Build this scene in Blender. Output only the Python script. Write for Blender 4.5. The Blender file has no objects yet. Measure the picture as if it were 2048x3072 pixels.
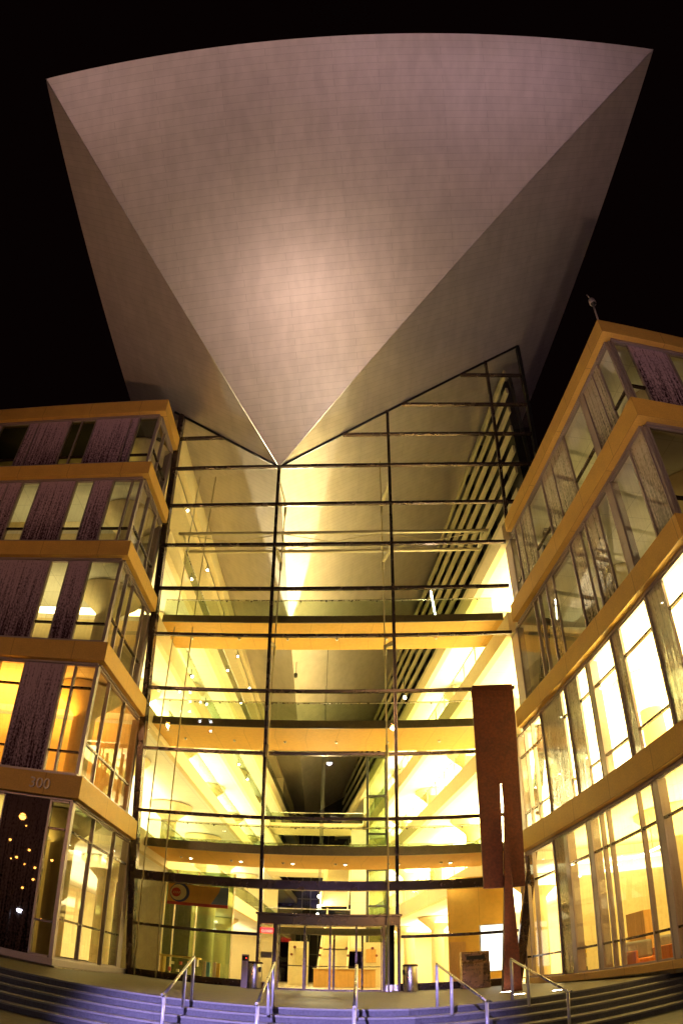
import bpy, bmesh, math, random
from mathutils import Vector, Matrix
random.seed(7)
S = bpy.context.scene
COL = S.collection
R = math.radians

# ------------------------------------------------------------------ materials
def new_mat(name):
    m = bpy.data.materials.new(name); m.use_nodes = True
    nt = m.node_tree; nt.nodes.clear()
    out = nt.nodes.new('ShaderNodeOutputMaterial')
    return m, nt, out
def N(nt, t, **kw):
    n = nt.nodes.new(t)
    for k, v in kw.items():
        if k in n.inputs: n.inputs[k].default_value = v
        else: setattr(n, k, v)
    return n
def c4(c): return (c[0], c[1], c[2], 1)
def ramp(nt, fac, stops):
    r = nt.nodes.new('ShaderNodeValToRGB'); e = r.color_ramp.elements
    while len(e) < len(stops): e.new(.5)
    for i, (p, c) in enumerate(stops): e[i].position = p; e[i].color = c4(c)
    nt.links.new(fac, r.inputs[0]); return r.outputs[0]
def mixc(nt, fac, a, b, mode='MIX'):
    m = nt.nodes.new('ShaderNodeMix'); m.data_type = 'RGBA'; m.blend_type = mode
    for s, v in ((0, fac), (6, a), (7, b)):
        if hasattr(v, 'is_linked') or hasattr(v, 'links'): nt.links.new(v, m.inputs[s])
        else: m.inputs[s].default_value = c4(v) if isinstance(v, tuple) else v
    return m.outputs[2]
def surf(name, base, rough=.5, metal=0., var=.12, nscale=3., stretch=(1, 1, 1), joints=None, bump=.0, spec=.5, rvar=.1, coords='Object', coat=0):
    """painted / stone / metal surface: two scales of noise, optional joint grid (w,h,mortar,dark,offset)"""
    m, nt, out = new_mat(name); L = nt.links
    tc = N(nt, 'ShaderNodeTexCoord'); mp = N(nt, 'ShaderNodeMapping'); mp.inputs['Scale'].default_value = stretch
    L.new(tc.outputs[coords], mp.inputs[0])
    n1 = N(nt, 'ShaderNodeTexNoise', Scale=nscale, Detail=6., Roughness=.6); L.new(mp.outputs[0], n1.inputs[0])
    n2 = N(nt, 'ShaderNodeTexNoise', Scale=nscale * 9, Detail=3.); L.new(mp.outputs[0], n2.inputs[0])
    lo = tuple(max(0, x * (1 - var * 1.6)) for x in base); hi = tuple(min(1, x * (1 + var * 1.3)) for x in base)
    col = ramp(nt, n1.outputs[0], [(.3, lo), (.7, hi)])
    col = mixc(nt, .5, col, ramp(nt, n2.outputs[0], [(.35, lo), (.65, hi)]))
    b = N(nt, 'ShaderNodeBsdfPrincipled', Roughness=rough, Metallic=metal)
    b.inputs['Specular IOR Level'].default_value = spec; b.inputs['Coat Weight'].default_value = coat; b.inputs['Coat Roughness'].default_value = .26
    h = n2.outputs[0]
    if joints:
        w, hh, mo, dk, off = joints
        uv = N(nt, 'ShaderNodeTexCoord')
        br = N(nt, 'ShaderNodeTexBrick'); br.offset = off; br.offset_frequency = 2; br.squash = 1
        br.inputs['Color1'].default_value = (1, 1, 1, 1); br.inputs['Color2'].default_value = (.955, .955, .955, 1); br.inputs['Mortar'].default_value = (dk, dk, dk, 1)
        br.inputs['Scale'].default_value = 1; br.inputs['Mortar Size'].default_value = mo; br.inputs['Mortar Smooth'].default_value = .1
        br.inputs['Brick Width'].default_value = w; br.inputs['Row Height'].default_value = hh; br.inputs['Bias'].default_value = 0
        L.new(uv.outputs['UV'], br.inputs[0]); col = mixc(nt, 1., col, br.outputs[0], 'MULTIPLY')
    L.new(col, b.inputs['Base Color'])
    rr = N(nt, 'ShaderNodeMapRange'); rr.inputs[3].default_value = max(.02, rough - rvar); rr.inputs[4].default_value = min(1, rough + rvar)
    L.new(n1.outputs[0], rr.inputs[0]); L.new(rr.outputs[0], b.inputs['Roughness'])
    if bump:
        bp = N(nt, 'ShaderNodeBump', Strength=bump, Distance=.02); L.new(h, bp.inputs['Height']); L.new(bp.outputs[0], b.inputs['Normal'])
    L.new(b.outputs[0], out.inputs[0]); return m
def emit(name, col, s):
    m, nt, out = new_mat(name); e = N(nt, 'ShaderNodeEmission', Strength=s); e.inputs[0].default_value = c4(col)
    nt.links.new(e.outputs[0], out.inputs[0]); return m
def glass(name, tint=(.93, .95, .9), ior=1.5, rough=.01, boost=1., dirt=.0):
    m, nt, out = new_mat(name); L = nt.links
    f = N(nt, 'ShaderNodeLayerWeight', Blend=.5); pw = N(nt, 'ShaderNodeMath', operation='POWER'); pw.inputs[1].default_value = 5; L.new(f.outputs[1], pw.inputs[0])
    mu = N(nt, 'ShaderNodeMath', operation='MULTIPLY_ADD'); mu.use_clamp = True; mu.inputs[1].default_value = .9 * boost; mu.inputs[2].default_value = .05 * boost
    L.new(pw.outputs[0], mu.inputs[0])
    t = N(nt, 'ShaderNodeBsdfTransparent'); t.inputs[0].default_value = c4(tint)
    g = N(nt, 'ShaderNodeBsdfGlossy', Roughness=rough); g.inputs[0].default_value = (.9, .9, .9, 1)
    x = N(nt, 'ShaderNodeMixShader'); L.new(mu.outputs[0], x.inputs[0]); L.new(t.outputs[0], x.inputs[1]); L.new(g.outputs[0], x.inputs[2])
    fin = x.outputs[0]
    if dirt:
        tc = N(nt, 'ShaderNodeTexCoord'); mp = N(nt, 'ShaderNodeMapping'); mp.inputs['Scale'].default_value = (7, 7, .5); L.new(tc.outputs['Object'], mp.inputs[0])
        n = N(nt, 'ShaderNodeTexNoise', Scale=1.3, Detail=5.); L.new(mp.outputs[0], n.inputs[0])
        r = N(nt, 'ShaderNodeMapRange'); r.inputs[1].default_value = .45; r.inputs[2].default_value = .8; r.inputs[4].default_value = dirt; L.new(n.outputs[0], r.inputs[0])
        d = N(nt, 'ShaderNodeBsdfDiffuse'); d.inputs[0].default_value = (.6, .56, .5, 1)
        y = N(nt, 'ShaderNodeMixShader'); L.new(r.outputs[0], y.inputs[0]); L.new(fin, y.inputs[1]); L.new(d.outputs[0], y.inputs[2]); fin = y.outputs[0]
    L.new(fin, out.inputs[0]); return m
def frit(name, light, dark, see=.0):
    """printed glass: pale ceramic dots, dense at the top of the panel and breaking into vertical streaks below"""
    m, nt, out = new_mat(name); L = nt.links
    tc = N(nt, 'ShaderNodeTexCoord')
    mp = N(nt, 'ShaderNodeMapping'); mp.inputs['Scale'].default_value = (14, 14, .5); L.new(tc.outputs['Object'], mp.inputs[0])
    n1 = N(nt, 'ShaderNodeTexNoise', Scale=1., Detail=2.); L.new(mp.outputs[0], n1.inputs[0])
    mg = N(nt, 'ShaderNodeMapping'); mg.inputs['Scale'].default_value = (17, 17, 11); L.new(tc.outputs['Object'], mg.inputs[0])
    n2 = N(nt, 'ShaderNodeTexNoise', Scale=1., Detail=3.); L.new(mg.outputs[0], n2.inputs[0])
    sp = N(nt, 'ShaderNodeSeparateXYZ'); L.new(tc.outputs['UV'], sp.inputs[0])
    v = N(nt, 'ShaderNodeMath', operation='MULTIPLY'); v.inputs[1].default_value = .40; L.new(sp.outputs[1], v.inputs[0])
    a = N(nt, 'ShaderNodeMath', operation='ADD'); L.new(n1.outputs[0], a.inputs[0]); L.new(v.outputs[0], a.inputs[1])
    g = N(nt, 'ShaderNodeMath', operation='MULTIPLY_ADD'); g.inputs[1].default_value = 1.1; L.new(n2.outputs[0], g.inputs[0]); L.new(a.outputs[0], g.inputs[2])
    r = N(nt, 'ShaderNodeMapRange'); r.inputs[1].default_value = .98; r.inputs[2].default_value = 1.42; L.new(g.outputs[0], r.inputs[0])
    b = N(nt, 'ShaderNodeBsdfPrincipled', Roughness=.015); b.inputs['Specular IOR Level'].default_value = .6
    L.new(mixc(nt, r.outputs[0], dark, light), b.inputs['Base Color'])
    fin = b.outputs[0]
    if see:
        t = N(nt, 'ShaderNodeBsdfTransparent'); t.inputs[0].default_value = (.8, .8, .75, 1)
        q = N(nt, 'ShaderNodeMapRange'); q.inputs[3].default_value = 1 - see; q.inputs[4].default_value = .95; L.new(r.outputs[0], q.inputs[0])
        y = N(nt, 'ShaderNodeMixShader'); L.new(q.outputs[0], y.inputs[0]); L.new(t.outputs[0], y.inputs[1]); L.new(fin, y.inputs[2]); fin = y.outputs[0]
    L.new(fin, out.inputs[0]); return m

M = dict(
 stone=surf('kasota_limestone', (.62, .35, .07), .62, var=.10, nscale=2.2, joints=(2.4, 3., .012, .55, .0), bump=.12, coords='UV'),
 metal=surf('brushed_titanium_panels', (.60, .53, .50), .38, .52, var=.09, nscale=.3, bump=.0, stretch=(1, .35, .35), joints=(4.3, .30, .008, .70, .41), rvar=.06, coat=.22),
 trim=surf('pale_metal_trim', (.45, .38, .36), .4, .6, var=.06),
 bronze=surf('dark_bronze_frame', (.11, .075, .06), .26, .75, var=.12, nscale=2),
 alu=surf('mauve_aluminium', (.34, .27, .27), .42, .5, var=.08, nscale=4),
 black=surf('black_metal', (.012, .011, .01), .5, .3),
 steel=surf('satin_steel', (.70, .67, .62), .28, 1., var=.05, nscale=6, stretch=(1, 1, .1)),
 rail=surf('galvanised_rail_paint', (.70, .68, .72), .38, .35, var=.06, nscale=8),
 plaza=surf('plaza_granite', (.13, .10, .045), .55, var=.28, nscale=1.1, joints=(1.5, .75, .008, .6, .5), bump=.25),
 step=surf('step_granite', (.12, .115, .13), .6, var=.2, nscale=2.5, joints=(2.4, 40., .006, .6, .0), bump=.15), lit_nose=surf('lit_nosing_granite', (.27, .255, .24), .5, var=.1, nscale=3),  # paler nosings and treads: light from above put into the granite colour
 road=surf('street_paving', (.10, .09, .075), .6, var=.25, nscale=.8, joints=(1.2, 1.2, .01, .6, .0), bump=.2),
 cream=surf('cream_plaster', (.80, .67, .40), .75, var=.05, nscale=.8),
 white=surf('white_ceiling', (.86, .83, .74), .8, var=.03, nscale=.6, joints=(1.2, 1.2, .012, .72, .0)),
 cedar=surf('honey_soffit_panels', (.80, .46, .075), .6, var=.06, nscale=.7, joints=(1.25, 6., .01, .72, .0)),
 wood=surf('maple_panels', (.72, .40, .12), .5, var=.14, nscale=2, stretch=(6, 6, .4), joints=(.9, 6., .008, .6, .0)),
 floor=surf('terrazzo_floor', (.55, .44, .30), .28, var=.12, nscale=4),
 carpet=surf('olive_carpet', (.16, .13, .06), .9, var=.2),
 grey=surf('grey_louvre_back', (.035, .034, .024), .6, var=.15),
 grey2=surf('olive_steel', (.20, .19, .12), .5, .3, var=.1),
 louvre=surf('louvre_cream_metal', (.58, .50, .30), .5, .2, var=.06),
 plate=surf('olive_edge_plate', (.17, .14, .06), .35, .2, var=.2),
 dark=surf('dark_brown_wall', (.028, .022, .014), .8, var=.3),
 corten=surf('weathered_steel', (.118, .024, .005), .72, .1, var=.3, nscale=1.6, bump=.35),
 orange=surf('orange_upholstery', (.75, .22, .04), .75, var=.1),
 greyf=surf('grey_upholstery', (.33, .31, .28), .85, var=.1),
 boxm=surf('bronze_book_drop', (.36, .22, .14), .28, .7, var=.15, nscale=3),
 ink=surf('dark_lettering', (.02, .018, .016), .6),
 numeral=surf('satin_numerals', (.50, .41, .34), .42, .3),
 blue=surf('banner_blue', (.16, .24, .34), .7), navy=surf('banner_navy', (.02, .03, .12), .7), amber=surf('banner_amber', (.62, .33, .05), .7),
 red=surf('banner_red', (.42, .03, .02), .7), sand=surf('banner_sand', (.62, .52, .25), .7), ochre=surf('ochre_board', (.6, .42, .08), .7),
 paper=surf('paper_notice', (.55, .5, .34), .8), teal=surf('teal_plastic', (.12, .36, .40), .5), yellow=surf('yellow_plastic', (.85, .6, .06), .5),
 brown=surf('russet_sticker', (.40, .12, .04), .6),
 glass=glass('clear_glass', (.95, .96, .90), 1.5, .012, 1.), wglass=glass('window_glass', (.92, .93, .86), 1.5, .012, 1.15, dirt=.10),
 dglass=glass('dark_tinted_glass', (.55, .52, .42), 1.5, .012, 1.2), gglass=glass('green_rail_glass', (.56, .64, .48), 1.5, .03, 1.),
 fritm=frit('fritted_glass', (.46, .31, .40), (.035, .018, .032)), fritw=frit('fritted_glass_thin', (.50, .41, .33), (.20, .16, .12), see=.30), fritd=frit('fritted_glass_dark', (.10, .06, .06), (.012, .007, .007)),
 lamp_w=emit('lamp_white', (1, .93, .78), 60), lamp_o=emit('lamp_sodium', (1, .36, .06), 110), lamp_v=emit('lamp_metal_halide', (.82, .80, 1), 300),
 tube=emit('fluorescent_tube', (1, .93, .7), 9), led=emit('red_led', (1, .02, .02), 6), ledw=emit('red_led_letters', (1, .16, .10), 7), up=emit('uplight_lens', (1, .82, .62), 45),
 officewin=emit('lit_office_window', (.92, .95, 1), 26),
 screen=emit('backlit_panel', (1, .97, .86), 2.6), redlamp=emit('small_red_lamp', (1, .05, .03), 3),
)
bookcols = [surf('book_cloth_%s' % n, c, .7) for n, c in zip('red blue green tan cream black orange'.split(), [(.4, .05, .03), (.05, .09, .3), (.05, .2, .06), (.5, .33, .15), (.7, .62, .42), (.04, .04, .05), (.75, .3, .05)])]

# ------------------------------------------------------------------ mesh helpers
KX, KY, ANG = 11.45, -12.6, math.atan(.165)
VV = Vector((math.cos(ANG), math.sin(ANG), 0)); UU = Vector((-math.sin(ANG), math.cos(ANG), 0))
ID = lambda x, y, z: Vector((x, y, z))
RW = lambda a, b, z: Vector((KX, KY, 0)) + VV * a + UU * b + Vector((0, 0, z))       # right wing's own axes
GY = lambda z: 1.25 - .194 * z                                                       # the leaning glass wall
GF = lambda x, n, z: Vector((x, GY(z) + n, z))
def PZ(y): return .045 + .0135 * y                                                    # plaza falls gently to the street
class MB:
    def __init__(s): s.v = []; s.f = []; s.uv = []; s.mi = []; s.sm = []; s.mats = []
    def mid(s, m):
        if m not in s.mats: s.mats.append(m)
        return s.mats.index(m)
    def face(s, pts, m, uv=None, smooth=False):
        i = len(s.v); s.v += [Vector(p) for p in pts]; n = len(pts)
        s.f.append(tuple(range(i, i + n))); s.mi.append(s.mid(m)); s.sm.append(smooth)
        if uv is None:
            a = Vector(pts[0]); e = (Vector(pts[1]) - a); e = e.normalized() if e.length > 1e-9 else Vector((1, 0, 0))
            nn = e.cross(Vector(pts[-1]) - a); q = nn.cross(e); q = q.normalized() if q.length > 1e-12 else Vector((0, 0, 1))
            uv = [((Vector(p) - a).dot(e), (Vector(p) - a).dot(q)) for p in pts]
        s.uv.append(uv); return s
    def hexa(s, P, m):
        """8 corners: bottom ring 0-3, top ring 4-7"""
        for q in ((3, 2, 1, 0), (4, 5, 6, 7), (0, 1, 5, 4), (1, 2, 6, 5), (2, 3, 7, 6), (3, 0, 4, 7)): s.face([P[i] for i in q], m)
        return s
    def box(s, x0, x1, y0, y1, z0, z1, m, F=ID):
        return s.hexa([F(x0, y0, z0), F(x1, y0, z0), F(x1, y1, z0), F(x0, y1, z0), F(x0, y0, z1), F(x1, y0, z1), F(x1, y1, z1), F(x0, y1, z1)], m)
    def prism(s, poly, z0, z1, m, F=ID):
        n = len(poly); B = [F(x, y, z0) for x, y in poly]; T = [F(x, y, z1) for x, y in poly]
        s.face(B[::-1], m); s.face(T, m)
        for i in range(n): j = (i + 1) % n; s.face([B[i], B[j], T[j], T[i]], m)
        return s
    def tube(s, p, q, r, m, n=8, r2=None, caps=True):
        p, q = Vector(p), Vector(q); d = (q - p).normalized(); a = d.orthogonal().normalized(); b = d.cross(a); r2 = r if r2 is None else r2
        A = [p + (a * math.cos(2 * math.pi * i / n) + b * math.sin(2 * math.pi * i / n)) * r for i in range(n)]
        B = [q + (a * math.cos(2 * math.pi * i / n) + b * math.sin(2 * math.pi * i / n)) * r2 for i in range(n)]
        for i in range(n): j = (i + 1) % n; s.face([A[i], A[j], B[j], B[i]], m, smooth=True)
        if caps: s.face(A[::-1], m); s.face(B, m)
        return s
    def lathe(s, prof, m, c=(0, 0, 0), n=20):
        c = Vector(c); rings = [[c + Vector((r * math.cos(2 * math.pi * i / n), r * math.sin(2 * math.pi * i / n), z)) for i in range(n)] for r, z in prof]
        for A, B in zip(rings, rings[1:]):
            for i in range(n): j = (i + 1) % n; s.face([A[i], A[j], B[j], B[i]], m, smooth=True)
        s.face(rings[0][::-1], m); s.face(rings[-1], m); return s
    def ball(s, c, r, m, n=10):
        pr = [(max(r * math.sin(math.pi * k / n), 1e-4), -r * math.cos(math.pi * k / n)) for k in range(n + 1)]
        return s.lathe(pr, m, c, n * 2)
    def build(s, name, parent=None, bevel=0, merge=True):
        org = Vector((0, 0, 0))
        if parent is not None:
            p = parent
            while p is not None: org = org + p.location; p = p.parent
        me = bpy.data.meshes.new(name)
        me.from_pydata([v - org for v in s.v], [], s.f)
        for m in s.mats: me.materials.append(m)
        me.polygons.foreach_set('material_index', s.mi)
        ul = me.uv_layers.new(name='UVMap')
        k = 0
        for uv in s.uv:
            for c in uv: ul.data[k].uv = c; k += 1
        me.polygons.foreach_set('use_smooth', s.sm)
        me.update()
        if merge:
            bm = bmesh.new(); bm.from_mesh(me); bmesh.ops.remove_doubles(bm, verts=bm.verts, dist=1e-5); bm.to_mesh(me); bm.free()
        o = bpy.data.objects.new(name, me); COL.objects.link(o)
        if parent is not None: o.parent = parent
        if bevel:
            b = o.modifiers.new('edge', 'BEVEL'); b.width = bevel; b.segments = 2; b.limit_method = 'ANGLE'; b.angle_limit = R(40)
        return o
def tag(o, label, cat, group=None, kind=None):
    o['label'] = label; o['category'] = cat
    if group: o['group'] = group
    if kind: o['kind'] = kind
    return o
def thing(name, label, cat, loc=(0, 0, 0), group=None):
    o = bpy.data.objects.new(name, None); o.empty_display_size = .3; COL.objects.link(o); o.location = loc
    return tag(o, label, cat, group)
def struct(o): o['kind'] = 'structure'; return o
def text_mb(txt, size, ext, m, place, name, parent, align='CENTER', sx=1.):
    cu = bpy.data.curves.new(name, 'FONT'); cu.body = txt; cu.size = size; cu.extrude = ext; cu.align_x = align; cu.resolution_u = 3
    t = bpy.data.objects.new(name + '_src', cu); COL.objects.link(t)
    dg = bpy.context.evaluated_depsgraph_get(); me = bpy.data.meshes.new_from_object(t.evaluated_get(dg))
    bpy.data.objects.remove(t); b = MB()
    for p in me.polygons: b.face([place(me.vertices[i].co.x * sx, me.vertices[i].co.y, me.vertices[i].co.z) for i in p.vertices], m)
    bpy.data.meshes.remove(me); return b.build(name, parent)
def light(name, kind, loc, energy, col, parent=None, aim=None, **kw):
    l = bpy.data.lights.new(name, kind); l.energy = energy; l.color = col
    for k, v in kw.items(): setattr(l, k, v)
    o = bpy.data.objects.new(name, l); COL.objects.link(o)
    if aim is not None: o.rotation_euler = (Vector(aim) - Vector(loc)).to_track_quat('-Z', 'Y').to_euler()
    if parent is not None:
        org = Vector((0, 0, 0)); p = parent
        while p is not None: org = org + p.location; p = p.parent
        o.parent = parent; o.location = Vector(loc) - org
    else: o.location = loc
    return o

# ------------------------------------------------------------------ ground
EDGE = [(-60, -10.9), (4.6, -10.9), (11.7, -7.7), (26, -1.0)]        # nosing of the top step
def edge(k):                                                          # the same line k treads further out
    t = .43 * k
    return [(-60, -10.9 - t), (4.6 + .22 * t, -10.9 - t), (11.7 + .42 * t, -7.7 - .91 * t), (26 + .42 * t, -1.0 - .91 * t)]
b = MB()
for (x0, y0), (x1, y1) in zip(EDGE, EDGE[1:]):
    b.face([(x0, y0, PZ(y0)), (x1, y1, PZ(y1)), (x1, 3, PZ(3)), (x0, 3, PZ(3))], M['plaza'], uv=[(x0, y0), (x1, y1), (x1, 3), (x0, 3)])
struct(b.build('plaza'))
b = MB(); ZS = [-.1 - .15 * k for k in range(6)]
def ez(k, p): return ZS[k] + (PZ(p[1]) - PZ(-10.9)) * (1 if k == 0 else max(0, 1 - .2 * k))
for k in range(5):
    e0, e1 = edge(k), edge(k + 1)
    for i in range(3):
        A, B_ = e0[i], e0[i + 1]; Cq, Dq = e1[i], e1[i + 1]
        za, zb = ez(k, EDGE[i]), ez(k, EDGE[i + 1]); ya, yb = ez(k + 1, EDGE[i]), ez(k + 1, EDGE[i + 1])
        dA = Vector((0, -.03, 0))
        # nosing lip, riser, tread
        b.face([Vector((*A, za)) + dA * 0, Vector((*B_, zb)), Vector((*B_, zb)) + dA, Vector((*A, za)) + dA][::-1], M['lit_nose'])
        b.face([Vector((*A, za - .04)) + dA, Vector((*B_, zb - .04)) + dA, Vector((*B_, zb)) + dA, Vector((*A, za)) + dA], M['lit_nose'], uv=[(A[0], 0), (B_[0], 0), (B_[0], .04), (A[0], .04)])
        b.face([Vector((*A, za - .04)), Vector((*B_, zb - .04)), Vector((*B_, zb - .04)) + dA, Vector((*A, za - .04)) + dA], M['lit_nose'])
        b.face([(*A, ya), (*B_, yb), (*B_, zb - .04), (*A, za - .04)], M['step'], uv=[(A[0], 0), (B_[0], 0), (B_[0], .15), (A[0], .15)])
        if k < 4: b.face([(*Cq, ya), (*Dq, yb), (*B_, yb), (*A, ya)], M['lit_nose'], uv=[(A[0], 0), (B_[0], 0), (B_[0], .4), (A[0], .4)])
struct(b.build('entrance_steps', merge=False))
b = MB(); z = -.856
b.face([(-160, -160, z), (160, -160, z), (160, 4, z), (-160, 4, z)], M['road'], uv=[(-160, -160), (160, -160), (160, 4), (-160, 4)])
struct(b.build('street_pavement'))

# ------------------------------------------------------------------ shared window builder
def window(root, F, s0, s1, z0, z1, kind, trans=(), name='window', gm=None, jamb=.035):
    """F(s, d, z): s along the wall, d into the building. Glass (or frit sheet) plus its own frame"""
    if kind == 'frit':
        b = MB(); P = [F(s0 + .02, 0, z0), F(s1 - .02, 0, z0), F(s1 - .02, 0, z1), F(s0 + .02, 0, z1)]
        Q = [F(s0 + .02, .05, z0), F(s1 - .02, .05, z0), F(s1 - .02, .05, z1), F(s0 + .02, .05, z1)]
        b.face(P, gm or M['fritm'], uv=[(0, 0), (1, 0), (1, 1), (0, 1)])
        for i in range(4): j = (i + 1) % 4; b.face([P[j], P[i], Q[i], Q[j]], M['alu'])
        b.face(Q[::-1], gm or M['fritm'], uv=[(0, 1), (1, 1), (1, 0), (0, 0)])
        o = b.build('frit_panel', root, merge=False)
        f = MB(); f.box(s0 - .02, s0 + .02, -.03, .06, z0, z1, M['alu'], F); f.build('joint_bar', o); return o
    if kind == 'post':
        b = MB(); b.box(s0, s1, -.04, .25, z0, z1, M['alu'], F); return b.build('pier', root, bevel=.01)
    b = MB(); b.face([F(s0, 0, z0), F(s1, 0, z0), F(s1, 0, z1), F(s0, 0, z1)], gm or M['wglass']); o = b.build(name, root)
    f = MB(); j = jamb
    f.box(s0 - j, s0 + j, -.05, .09, z0, z1, M['alu'], F)
    f.box(s0 + j, s1 - j, -.04, .06, z0, z0 + .06, M['alu'], F); f.box(s0 + j, s1 - j, -.04, .06, z1 - .06, z1, M['alu'], F)
    for t in trans:
        if z0 + .2 < t < z1 - .2: f.box(s0 + j, s1 - j, -.04, .06, t - .035, t + .035, M['bronze'], F)
    f.build('frame', o); return o
def mushroom(parent, x, y, z0, z1, r=.42, F=ID, m=None):
    p = F(x, y, 0); h = z1 - z0
    return MB().lathe([(r, z0), (r, z1 - .95), (r * 1.25, z1 - .8), (r * 3.0, z1 - .12), (r * 3.0, z1 - .01)], m or M['cream'], (p.x, p.y, 0), 28).build('column', parent)

# ------------------------------------------------------------------ left wing
LW = thing('library_wing', 'shorter stretch of stone-banded library wing left of the glass hall, five storeys, numbered 300', 'building', (-4.77, -5.69, 0), 'stone banded wings of the library')
LB = [(5.24, 5.97), (9.99, 10.70), (14.28, 14.94), (18.28, 18.93), (21.95, 22.69)]
for z0, z1 in LB:
    b = MB(); ye = GY((z0 + z1) / 2) - .12
    b.prism([(-30, -5.69), (-4.77, -5.69), (-4.77, ye), (-5.12, ye), (-5.12, -5.34), (-30, -5.34)], z0, z1, M['stone'])
    o = b.build('stone_band', LW, bevel=.012)
    t = MB(); t.box(-30, -5.0, -5.62, -5.40, z1 + .002, z1 + .09, M['alu']); t.box(-5.05, -4.86, -5.38, ye, z1 + .002, z1 + .09, M['alu']); t.build('sill', o)
    t = MB(); t.box(-30, -5.06, -5.50, -5.36, z0 - .07, z0 - .002, M['alu']); t.box(-5.10, -4.96, -5.36, ye, z0 - .07, z0 - .002, M['alu']); t.build('head_trim', o)
b = MB(); b.box(-30, -4.98, -5.50, 1.1, .02, .26, M['alu']); b.build('plinth', LW, bevel=.02)
LFr = lambda s, d, z: Vector((s, -5.40 + d, z))            # front face, s = x
LRt = lambda s, d, z: Vector((-5.07 - d, s, z))            # return face, s = y
# glazed bays front: (storey z0,z1), list of (x0,x1,kind), transoms
FB = [((.26, 5.17), [(-13, -11.2, 'dark'), (-11.2, -9.5, 'frit'), (-9.5, -7.46, 'dark'), (-7.46, -5.79, 'frit'), (-5.79, -5.14, 'dark')], (1.35, 4.26)),
      ((6.06, 9.92), [(-13, -11, 'frit'), (-11, -9.6, 'clear'), (-9.6, -8.9, 'frit'), (-8.9, -7.87, 'clear'), (-7.87, -6.3, 'frit'), (-6.3, -5.88, 'clear'), (-5.88, -5.14, 'clear')], (6.82, 9.08)),
      ((10.79, 14.21), [(-14, -12, 'frit'), (-12, -10.6, 'clear'), (-10.6, -7.98, 'frit'), (-7.98, -7.21, 'clear'), (-7.21, -6.32, 'frit'), (-6.32, -5.14, 'clear')], (11.55,)),
      ((15.03, 18.21), [(-14, -12.2, 'clear'), (-12.2, -11.3, 'frit'), (-11.3, -10.56, 'frit'), (-10.56, -9.71, 'clear'), (-9.71, -7.99, 'frit'), (-7.99, -7.19, 'clear'), (-7.19, -6.31, 'frit'), (-6.31, -5.49, 'clear'), (-5.49, -5.14, 'clear')], (15.74,)),
      ((19.02, 21.88), [(-14.5, -13, 'frit'), (-13, -11.51, 'dark'), (-11.51, -11.0, 'frit'), (-11.0, -9.3, 'frit'), (-9.3, -8.75, 'dark'), (-8.75, -8.08, 'dark'), (-8.08, -6.36, 'frit'), (-6.36, -5.98, 'frit'), (-5.98, -5.14, 'dark2')], (19.6,))]
for (z0, z1), bays, tr in FB:
    for x0, x1, k in bays:
        window(LW, LFr, x0, x1, z0, z1, 'frit' if k == 'frit' else 'clear', tr, gm={'dark': M['dglass']}.get(k, M['fritd'] if (k == 'frit' and z0 < 1) else None))
    b = MB(); b.box(-5.14, -5.02, -5.45, -5.33, z0, z1, M['alu']); b.build('corner_post', LW)
RB_ = [((.26, 5.17), [(-5.3, -3.48), (-3.48, -1.76), (-1.42, .1)], (1.5, 4.26)), ((6.06, 9.92), [(-5.3, -4.16), (-4.16, -2.44), (-2.44, -.73)], (7.2,)),
       ((10.79, 14.21), [(-5.3, -4.58), (-4.58, -3.82), (-3.82, -2.3), (-2.3, -1.65)], (11.9,)), ((15.03, 18.21), [(-5.3, -4.32), (-4.32, -3.11), (-3.11, -2.4)], (16.0,)), ((19.02, 21.88), [(-5.3, -4.4), (-4.4, -3.2)], (20.1,))]
for (z0, z1), bays, tr in RB_:
    ye = GY((z0 + z1) / 2) - .12
    for x0, x1 in bays: window(LW, LRt, x0, x1, z0, z1, 'clear', tr)
    window(LW, LRt, bays[-1][1] + .04, ye, z0, z1, 'post')
# inside: floors, walls, columns
b = MB()
for z0, z1 in LB[:-1]: b.box(-30, -5.14, -5.32, GY(z0) - .3, z0 + .04, z1 - .03, M['white'])
b.box(-30, -5.12, -5.33, GY(22), 22.0, 22.6, M['dark']); b.box(-30, -5.36, GY(22), 62, 22.0, 22.6, M['cream']); b.build('floor_slab', LW)
b = MB(); b.box(-30, -5.0, -5.3, 62, -.1, .018, M['floor']); b.build('ground_floor', LW)
b = MB()
b.box(-15.2, -15, -5.3, 62, .2, 22, M['cream'])
for z0, z1 in ((6, 9.9), (10.72, 14.2), (15, 18.2), (19, 21.9)): b.box(-14.95, -5.2, GY((z0 + z1) / 2) + .1, GY((z0 + z1) / 2) + .2, z0, z1, M['cream'] if z0 < 17 else M['grey'])
b.box(-14.95, -8.9, 1.5, 1.62, .1, 5.2, M['cream']); b.box(-14.95, -5.2, 46, 46.2, .05, 21.9, M['cream']); b.build('inner_wall', LW)
for z0, z1 in ((.02, 5.24), (5.97, 9.99), (10.7, 14.28), (14.94, 18.28), (18.93, 21.95)): mushroom(LW, -6.35, -2.9, z0, z1, .42, m=M['cream'])
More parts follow.
